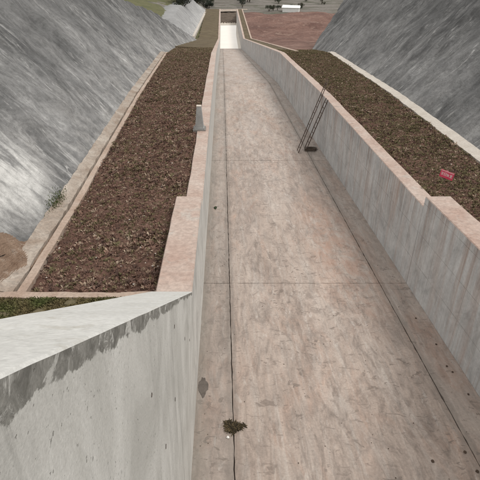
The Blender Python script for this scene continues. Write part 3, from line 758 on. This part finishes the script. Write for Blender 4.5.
# ------------------------------------------------------------------ ladders
def tube(p, q, r, k=7):
    p, q = Vector(p), Vector(q); d = (q-p).normalized()
    a = d.cross(Vector((0.3, 0.9, 0.1))).normalized(); b = d.cross(a)
    V = [tuple(c+a*r*math.cos(6.283*i/k)+b*r*math.sin(6.283*i/k)) for c in (p, q) for i in range(k)]
    F = [(i, (i+1) % k, (i+1) % k+k, i+k) for i in range(k)]+[tuple(range(k-1, -1, -1)), tuple(range(k, 2*k))]
    return V, F
def ladder(u0, s0, u1, n1, width, rungs, label, rad=0.024, ds=0.0):
    root = empty('ladder', P(u0, s0, 0)); tag(root, label, 'ladder', 'ladders leaning on the chute wall')
    A = lambda f, s: P(u0+(u1-u0)*f, s+ds*f, n1*f+0.01)
    for s in (s0, s0-width):
        V, F = tube(A(0, s), A(1, s+(random.uniform(-.03, .03))), rad); mesh('rail', local(V, root), F, M['rust'], root, smooth=False)
    for i in range(rungs):
        f = (i+0.7)/(rungs+0.4)
        V, F = tube(A(f, s0), A(f, s0-width), rad*0.75, 6); mesh('rung', local(V, root), F, M['rust'], root)
ladder(4.42, 26.35, 6.16, 3.72, 0.48, 12, 'rusty steel ladder whose rails stand well above the wall top', ds=1.9)
ladder(4.90, 26.70, 5.80, 3.0, 0.50, 10, 'shorter rusty steel ladder standing over the coil of rope', ds=-0.4)
# coil of rope at the ladder foot
V, F = [], []; turns = 5; m = 150; k = 5
for i in range(m):
    t = i/(m-1)*turns; a = t*6.283
    rad = 0.24+0.03*math.sin(a*0.37)+0.03*random.uniform(-1, 1)*.3; z = 0.025+0.028*t
    x, y = rad*math.cos(a)*1.3, rad*math.sin(a)
    for j in range(k):
        b = j/k*6.283; V.append((x+0.02*math.cos(b)*math.cos(a), y+0.02*math.cos(b)*math.sin(a), z+0.02*math.sin(b)))
for i in range(m-1):
    for j in range(k): F.append((i*k+j, (i+1)*k+j, (i+1)*k+(j+1) % k, i*k+(j+1) % k))
o = mesh('rope_coil', V, F, M['rope'], smooth=True); o.location = P(5.2, 26.35, 0.0); o.rotation_euler = (-T1, 0, 0)
tag(o, 'dark coil of rope on the floor at the foot of the ladders', 'rope')
def blob(name, u, s, ru, rs, mat, seed, label, cat, h=0.004, kind=None):
    r = random.Random(seed); m = 40; ring = []
    for i in range(m):
        a = i/m*6.283; k = 0.8+0.35*float(fbm(math.cos(a)*1.6+seed, math.sin(a)*1.6, 4, seed)); ring.append((u+ru*k*math.cos(a), s+rs*k*math.sin(a)))
    V = [P(x, y, 0.006+h) for x, y in ring]+[P(u+(x-u)*1.03, s+(y-s)*1.03, 0.003) for x, y in ring]
    F = [tuple(range(m))]+[(i, i+m, (i+1) % m+m, (i+1) % m) for i in range(m)]
    o = mesh(name, V, F, mat); tag(o, label, cat, kind=kind); return o
blob('dark_patch', 5.42, 26.75, 0.34, 0.5, M['damp'], 5, 'dark patch between the ladder foot and the wall', 'stain', 0.001)  # flat dark patch on the floor beside the ladder foot
blob('dark_patch', -0.44, 7.85, 0.14, 0.36, M['damp'], 8, 'small dark damp patch at the foot of the pale head wall', 'stain', 0.001)
blob('mud_smear', -0.28, 18.04, 0.07, 0.16, M['moss'], 9, 'small green moss spot in the shaded floor strip', 'moss', 0.02)

# ------------------------------------------------------------------ red sign
sr = empty('warning_sign', P(7.12, 13.95, bed_n(13.95))); tag(sr, 'small red sign board with white characters on a stake in the bed', 'sign')
sr.rotation_euler = (R(-6), R(3), math.atan2(-0.5, 0.42))
sr.scale = (0.66,)*3; W2, z0, z1 = 0.33, 0.42, 0.78
mesh('board', [(x, y, z) for y in (-.012, .012) for x, z in ((-W2, z0), (W2, z0), (W2, z1), (-W2, z1))],
     [(0, 1, 2, 3), (7, 6, 5, 4), (1, 0, 4, 5), (2, 1, 5, 6), (3, 2, 6, 7), (0, 3, 7, 4)], M['red_paint'], sr)
V, F = box(0.0, 0.035, -0.35, 0.76, 0.022, 0.018, ch=0.004); mesh('stake', V, F, M['stake'], sr)
V, F = [], []
def stroke(x0, z0_, x1, z1_, wd=0.0085):
    d = Vector((x1-x0, z1_-z0_)); n = Vector((-d.y, d.x)).normalized()*wd; b = len(V)
    for a, c in (((x0, z0_), 1), ((x1, z1_), 1), ((x1, z1_), -1), ((x0, z0_), -1)): V.append((a[0]+n.x*c, -0.0145, a[1]+n.y*c))
    F.append((b, b+1, b+2, b+3))
cw = 0.125
for i, pat in enumerate((((0, .9, 1, .9), (.5, 1, .5, 0), (0, .5, 1, .5), (.1, .1, .9, .1)),
                         ((.1, 1, .1, 0), (.9, 1, .9, 0), (.1, .95, .9, .95), (.1, .5, .9, .5), (.1, .05, .9, .05)),
                         ((.2, 1, 0, .5), (0, .6, 1, .6), (.5, .9, .5, 0), (.5, .5, 1, 0), (.5, .5, 0, 0)),
                         ((0, .85, 1, .85), (.3, 1, .3, .6), (.7, 1, .7, .6), (.1, .55, .9, .55), (.5, .55, .5, 0), (.15, .3, .85, .3), (0, 0, 1, 0)))):
    x = -W2+0.045+i*0.147
    for a, b, c, d in pat: stroke(x+a*cw, 0.53+b*0.145, x+c*cw, 0.53+d*0.145)
stroke(-W2+.02, z1-.03, W2-.02, z1-.03, 0.010)
mesh('lettering', V, F, M['white_paint'], sr)

# ------------------------------------------------------------------ turf patch and earth mound beside the head wall
gu, gs = np.linspace(UL-0.76, -8, 60), np.linspace(-2, 7.74, 70)
GU, GS = np.meshgrid(gu, gs, indexing='ij')
turf_n = lambda u, s: bed_n(8)+0.02+np.maximum(0, 6.2-s)*0.56+fbm(u/0.5, s/0.5, 3, 90)*0.05
GN = turf_n(GU, GS)
a = T1; V = np.stack([GU, GS*math.cos(a)+GN*math.sin(a), -GS*math.sin(a)+GN*math.cos(a)], -1).reshape(-1, 3)
tag(fastmesh('turf_patch', V, grid_faces(60, 70), M['grass'], smooth=True), kind='structure')
def blades(name, pts, hgt, cols, label, seed, wd=0.006):
    r = np.random.default_rng(seed); n = len(pts); az = r.uniform(0, 6.283, n); ln = hgt*r.uniform(.5, 1.2, n); lean = r.uniform(.2, 1.0, n)
    dx, dy = np.cos(az), np.sin(az); V = np.empty((n, 4, 3))
    V[:, 0] = pts+np.stack([-dy*wd, dx*wd, 0*dx-.01], -1); V[:, 1] = pts+np.stack([dy*wd, -dx*wd, 0*dx-.01], -1)
    V[:, 2] = pts+np.stack([dx*ln*lean*.5+dy*wd*.7, dy*ln*lean*.5-dx*wd*.7, ln*.7], -1); V[:, 3] = pts+np.stack([dx*ln*lean, dy*ln*lean, ln*(1-.35*lean)], -1)
    C = np.repeat(cols[:, None, :]*r.uniform(.7, 1.3, (n, 1, 1)), 4, 1)
    return tag(fastmesh(name, V.reshape(-1, 3), np.arange(n*4).reshape(-1, 4), M['leaf'], col=C.reshape(-1, 3)), label, 'grass', kind='stuff')
n = 42000; u = rng.uniform(-6.3, UL-0.82, n); s = rng.uniform(5.7, 7.70, n)
keep = fbm(u/0.4, s/0.4, 3, 95) > -0.45; u, s = u[keep], s[keep]; nn = turf_n(u, s)
pts = np.stack([u, s*math.cos(a)+nn*math.sin(a), -s*math.sin(a)+nn*math.cos(a)], -1)
mixg = np.clip(0.5+1.4*fbm(u/0.6, s/0.6, 3, 96), 0, 1)[:, None]
cols = np.array([0.105, 0.125, 0.045])*mixg+np.array([0.20, 0.155, 0.085])*(1-mixg)
blades('turf_grass', pts, 0.07, cols, 'short patchy green turf between the head wall and the cross kerb', 5)
# mound
mu, ms = np.linspace(-4.38, -7.5, 80), np.linspace(7.8, 11.0, 100)
MU, MS = np.meshgrid(mu, ms, indexing='ij')
e = np.clip((-4.32-MU)/0.7, 0, 1)*np.clip((11.0-MS)/1.8, 0, 1)*np.clip((MS-7.7)/0.5, 0, 1)
MN = bed_n(9)-0.08+np.maximum(0.30*e+np.clip(-4.85-MU, 0, 3)*0.92*e, 0)+fbm(MU/0.7, MS/0.9, 5, 97)*0.34*e+fbm(MU/0.2, MS/0.25, 4, 98)*0.10*e
V = np.stack([MU, MS*math.cos(a)+MN*math.sin(a), -MS*math.sin(a)+MN*math.cos(a)], -1).reshape(-1, 3)
tag(fastmesh('earth_mound', V, grid_faces(70, 90)[:, ::-1], M['mound'], smooth=True), 'slumped brown earth mound lying in the gutter under the slope', 'earth mound')
n = 420; u = -4.85+rng.normal(0, .07, n); s = 12.5+rng.normal(0, .35, n)
pts = np.array([P(x, y, bed_n(y)+0.08+max(0, -4.75-x)) for x, y in zip(u, s)])
blades('weeds', pts, 0.05, np.tile(np.array([[0.075, 0.095, 0.035]]), (n, 1)), 'green weeds at the slope toe above the earth mound', 6, 0.009)

# ------------------------------------------------------------------ debris on the floor
r2 = np.random.default_rng(3); n = 420
ang = r2.uniform(0, 6.283, n); rad = np.sqrt(r2.uniform(0, 1, n))*(0.75+0.35*np.sin(ang*3+1)+.15*np.sin(ang*7))
u, s = 0.25+rad*np.cos(ang)*0.24, 6.70+rad*np.sin(ang)*0.15
C0 = np.array([P(x, y, 0.01+z) for x, y, z in zip(u, s, r2.uniform(0, .05, n)*(1-rad*.6).clip(.1, 1))])
az = r2.uniform(0, 6.283, n); ln = r2.uniform(.03, .09, n); V = np.empty((n, 4, 3)); D = np.stack([np.cos(az)*ln, np.sin(az)*ln, r2.uniform(-.02, .03, n)], -1); Wd = np.stack([-np.sin(az), np.cos(az), 0*az], -1)*.007
V[:, 0] = C0-D-Wd; V[:, 1] = C0+D-Wd; V[:, 2] = C0+D+Wd; V[:, 3] = C0-D+Wd
cols = np.repeat(np.array([(0.05, 0.038, 0.022), (0.09, 0.068, 0.038), (0.035, 0.028, 0.018)])[r2.integers(0, 3, n)][:, None, :], 4, 1)
tag(fastmesh('dry_grass_clump', V.reshape(-1, 3), np.arange(n*4).reshape(-1, 4), M['leaf'], col=cols.reshape(-1, 3)), 'dark clump of rotting dry grass lying across the floor joint', 'debris')
tag(place('pebble', rock_mesh('pebble', 0.035, M['white_paint'], 77), P(0.12, 6.44, 0.015)), 'white pebble beside the dark dry grass clump', 'pebble')
clods = [(4.82, 6.1, 'dark mud clod beside the floor joint, above another one'), (4.86, 5.68, 'dark mud clod on the floor joint'), (4.1, 5.9, 'lone dark mud clod out on the middle slab'),
         (5.57, 9.3, None), (5.5, 8.5, None), (5.55, 8.3, None), (5.6, 7.6, None), (5.45, 10.4, None)]
for i, (u, s, lb) in enumerate(clods):
    o = place('mud_clod', rock_mesh('mud_clod', 0.045, M['clod'], 200+i, 0.5), P(u, s, 0.012), scale=0.85 if lb else 0.65)
    tag(o, lb or 'small mud clod in the gutter at the foot of the streaked wall', 'clod', None if lb else 'clods along the wall foot')
# crumbs too small to pick apart
V, F = [], []
for i in range(330):
    s = 4+46*random.random()**1.6; u = random.choice([random.uniform(UL+.05, UR-.05), random.gauss(-.2, .2), random.gauss(5.4, .25), random.gauss(2.2, .9)])
    if not UL+.04 < u < UR-.04: continue
    c = P(u, s, 0.004); q = random.uniform(.005, .016); b = len(V)
    for j in range(4): V.append((c[0]+q*math.cos(j*1.57+i)*random.uniform(.6, 1.4), c[1]+q*math.sin(j*1.57+i)*random.uniform(.6, 1.4), c[2]))
    V.append((c[0], c[1], c[2]+q*.8))
    F += [(b+j, b+(j+1) % 4, b+4) for j in range(4)]
tag(mesh('floor_crumbs', V, F, M['clod']), 'scattered crumbs of mud over the chute floor', 'debris', kind='stuff')
# pale stones among the seedlings
V, F = [], []
for i in range(240):
    s = 8.2+42*random.random()**1.5; left = random.random() < .6
    u = random.uniform(kl(s)+.1, UL-.8) if left else random.uniform(UR+.8, kr(s)-.1)
    c = P(u, s, bed_n(s)+.02); q = random.uniform(.015, .035); b = len(V)
    for j in range(5): V.append((c[0]+q*math.cos(j*1.257+i)*random.uniform(.6, 1.4), c[1]+q*math.sin(j*1.257+i)*random.uniform(.6, 1.4), c[2]))
    V.append((c[0], c[1], c[2]+q)); F += [(b+j, b+(j+1) % 5, b+5) for j in range(5)]
tag(mesh('bed_pebbles', V, F, M['stone']), 'small pale pebbles scattered through the planted beds', 'pebbles', kind='stuff')

# ------------------------------------------------------------------ far bushes, trees and shed
def land(x, y):
    z = float(level(y))+float(left_hill(np.array(x), np.array(y)))
    z += min(17, max(0, (y-216)*.042)); f = min(1, max(0, (y-212)/60))
    return z+f*float(fbm(x/60, y/60, 4, 3))*2.2
def bush_meshes(seed, h, wd, col, leaves=700, trunk=0.2):
    r = np.random.default_rng(seed); nc = 9
    cc = np.stack([r.normal(0, wd*.28, nc), r.normal(0, wd*.28, nc), h*(trunk+(1-trunk)*r.uniform(.25, .85, nc))], -1)
    cr = wd*r.uniform(.16, .30, nc); ci = r.integers(0, nc, leaves)
    d = r.normal(0, 1, (leaves, 3)); d /= np.linalg.norm(d, axis=1)[:, None]
    p = cc[ci]+d*cr[ci][:, None]*r.uniform(.55, 1.1, leaves)[:, None]*np.array([1, 1, .8])
    p[:, 2] = np.maximum(p[:, 2], .05)
    a = r.normal(0, 1, (leaves, 3)); a /= np.linalg.norm(a, axis=1)[:, None]; b = np.cross(a, d); q = wd*0.045*r.uniform(.6, 1.5, (leaves, 1))
    V = np.stack([p-a*q, p+b*q*.6, p+a*q, p-b*q*.6], 1).reshape(-1, 3)
    C = np.repeat((np.array(col)[None]*r.uniform(.6, 1.4, (nc, 1))[ci]*r.uniform(.8, 1.2, (leaves, 1)))[:, None, :], 4, 1)
    tv, tf = [], []
    for i in range(5):
        e = cc[i]; b0 = len(tv); rr = wd*.018
        for z, rad, (x, y) in ((-.3, rr*1.6, (0, 0)), (h*trunk, rr*1.2, (e[0]*.2, e[1]*.2)), (e[2], rr*.4, (e[0], e[1]))):
            for j in range(5): tv.append((x+rad*math.cos(j*1.257), y+rad*math.sin(j*1.257), z))
        for k in range(2):
            for j in range(5): tf.append((b0+k*5+j, b0+k*5+(j+1) % 5, b0+k*5+5+(j+1) % 5, b0+k*5+5+j))
    return V, C, tv, tf
protos = []
for i, (h, wd, col) in enumerate(((3.2, 3.4, (.035, .042, .026)), (4.6, 4.0, (.042, .046, .030)), (2.2, 3.0, (.055, .055, .034)), (5.5, 4.4, (.030, .036, .027)))):
    V, C, tv, tf = bush_meshes(500+i, h, wd, col)
    co = fastmesh('crown', V, np.arange(len(V)).reshape(-1, 4), M['leaf'], col=C.reshape(-1, 3)); tk = mesh('trunk', tv, tf, M['bark'])
    protos.append((co.data, tk.data)); bpy.data.objects.remove(co); bpy.data.objects.remove(tk)
def bush(i, x, y, sc, label, group, cat='bush', name='bush'):
    e = empty(name, (x, y, land(x, y))); e.scale = (sc,)*3; e.rotation_euler.z = random.uniform(0, 6.28)
    for nm, me in zip(('crown', 'trunk'), protos[i]): link(bpy.data.objects.new(nm, me), e)
    tag(e, label, cat, group)
rb = random.Random(4)
for i in range(22):
    y = 166+i*1.7+rb.uniform(-1.5, 1.5); x = -13.0-rb.uniform(0, 4)+(y-140)*.02
    bush(rb.choice((1, 3, 3, 0)), x, y, rb.uniform(.7, 1.1), 'dark leafy tree on the brow of the far sprayed concrete slope', 'dark trees along the brow of the far slope', 'tree', 'tree')
for i in range(16):
    x = rb.uniform(-19, -4.5); y = 206+rb.uniform(0, 14)
    bush(rb.choice((1, 3, 3)), x, y, rb.uniform(.7, 1.1), 'dark leafy tree packed behind the end of the far slope kerb', 'dark trees behind the far slope kerb', 'tree', 'tree')
for i in range(14):
    x = rb.choice((rb.uniform(-13, -3), rb.uniform(-13, -3), rb.uniform(8.5, 13))); y = 224+rb.uniform(0, 22)
    bush(rb.choice((1, 3, 0, 0)), x, y, rb.uniform(.6, 1.1), 'dark leafy tree standing beyond the pale track at the basin outlet', 'dark trees beyond the outlet track', 'tree', 'tree')
for i, (x, y, k, sc) in enumerate(((18.6, 203, 0, .8), (20.5, 205, 2, .9), (22.3, 206, 0, .7), (28, 208, 2, .8), (31.5, 209, 0, .6))):
    bush(k, x, y, sc, 'dark low bush growing round the white shed', 'bushes round the white shed')
for i in range(11):
    x = rb.uniform(3, 75); y = rb.uniform(216, 300)
    bush(rb.choice((0, 2, 2, 1)), x, y, rb.uniform(.45, .95), 'small dull green bush dotted over the hill beyond the red field', 'bushes dotted over the far hill')
sh = empty('shed', (27.2, 202, land(27.2, 202))); sh.rotation_euler.z = R(-12)
tag(sh, 'small white shed with low pitched roof at the field edge', 'shed')
V, F = box(0, 0, -0.3, 1.5, 3.2, 2.0, ch=.03); mesh('wall', V, F, M['shed'], sh)
V = [(-3.5, -2.3, 1.45), (3.5, -2.3, 1.45), (3.5, 2.3, 1.45), (-3.5, 2.3, 1.45), (-3.4, 0, 2.3), (3.4, 0, 2.2), (-3.5, -2.3, 1.55), (3.5, -2.3, 1.55), (3.5, 2.3, 1.55), (-3.5, 2.3, 1.55)]
mesh('roof', V, [(0, 3, 2, 1), (6, 7, 5, 4), (8, 9, 4, 5), (7, 8, 5), (9, 6, 4), (0, 1, 7, 6), (1, 2, 8, 7), (2, 3, 9, 8), (3, 0, 6, 9)], M['shed'], sh)
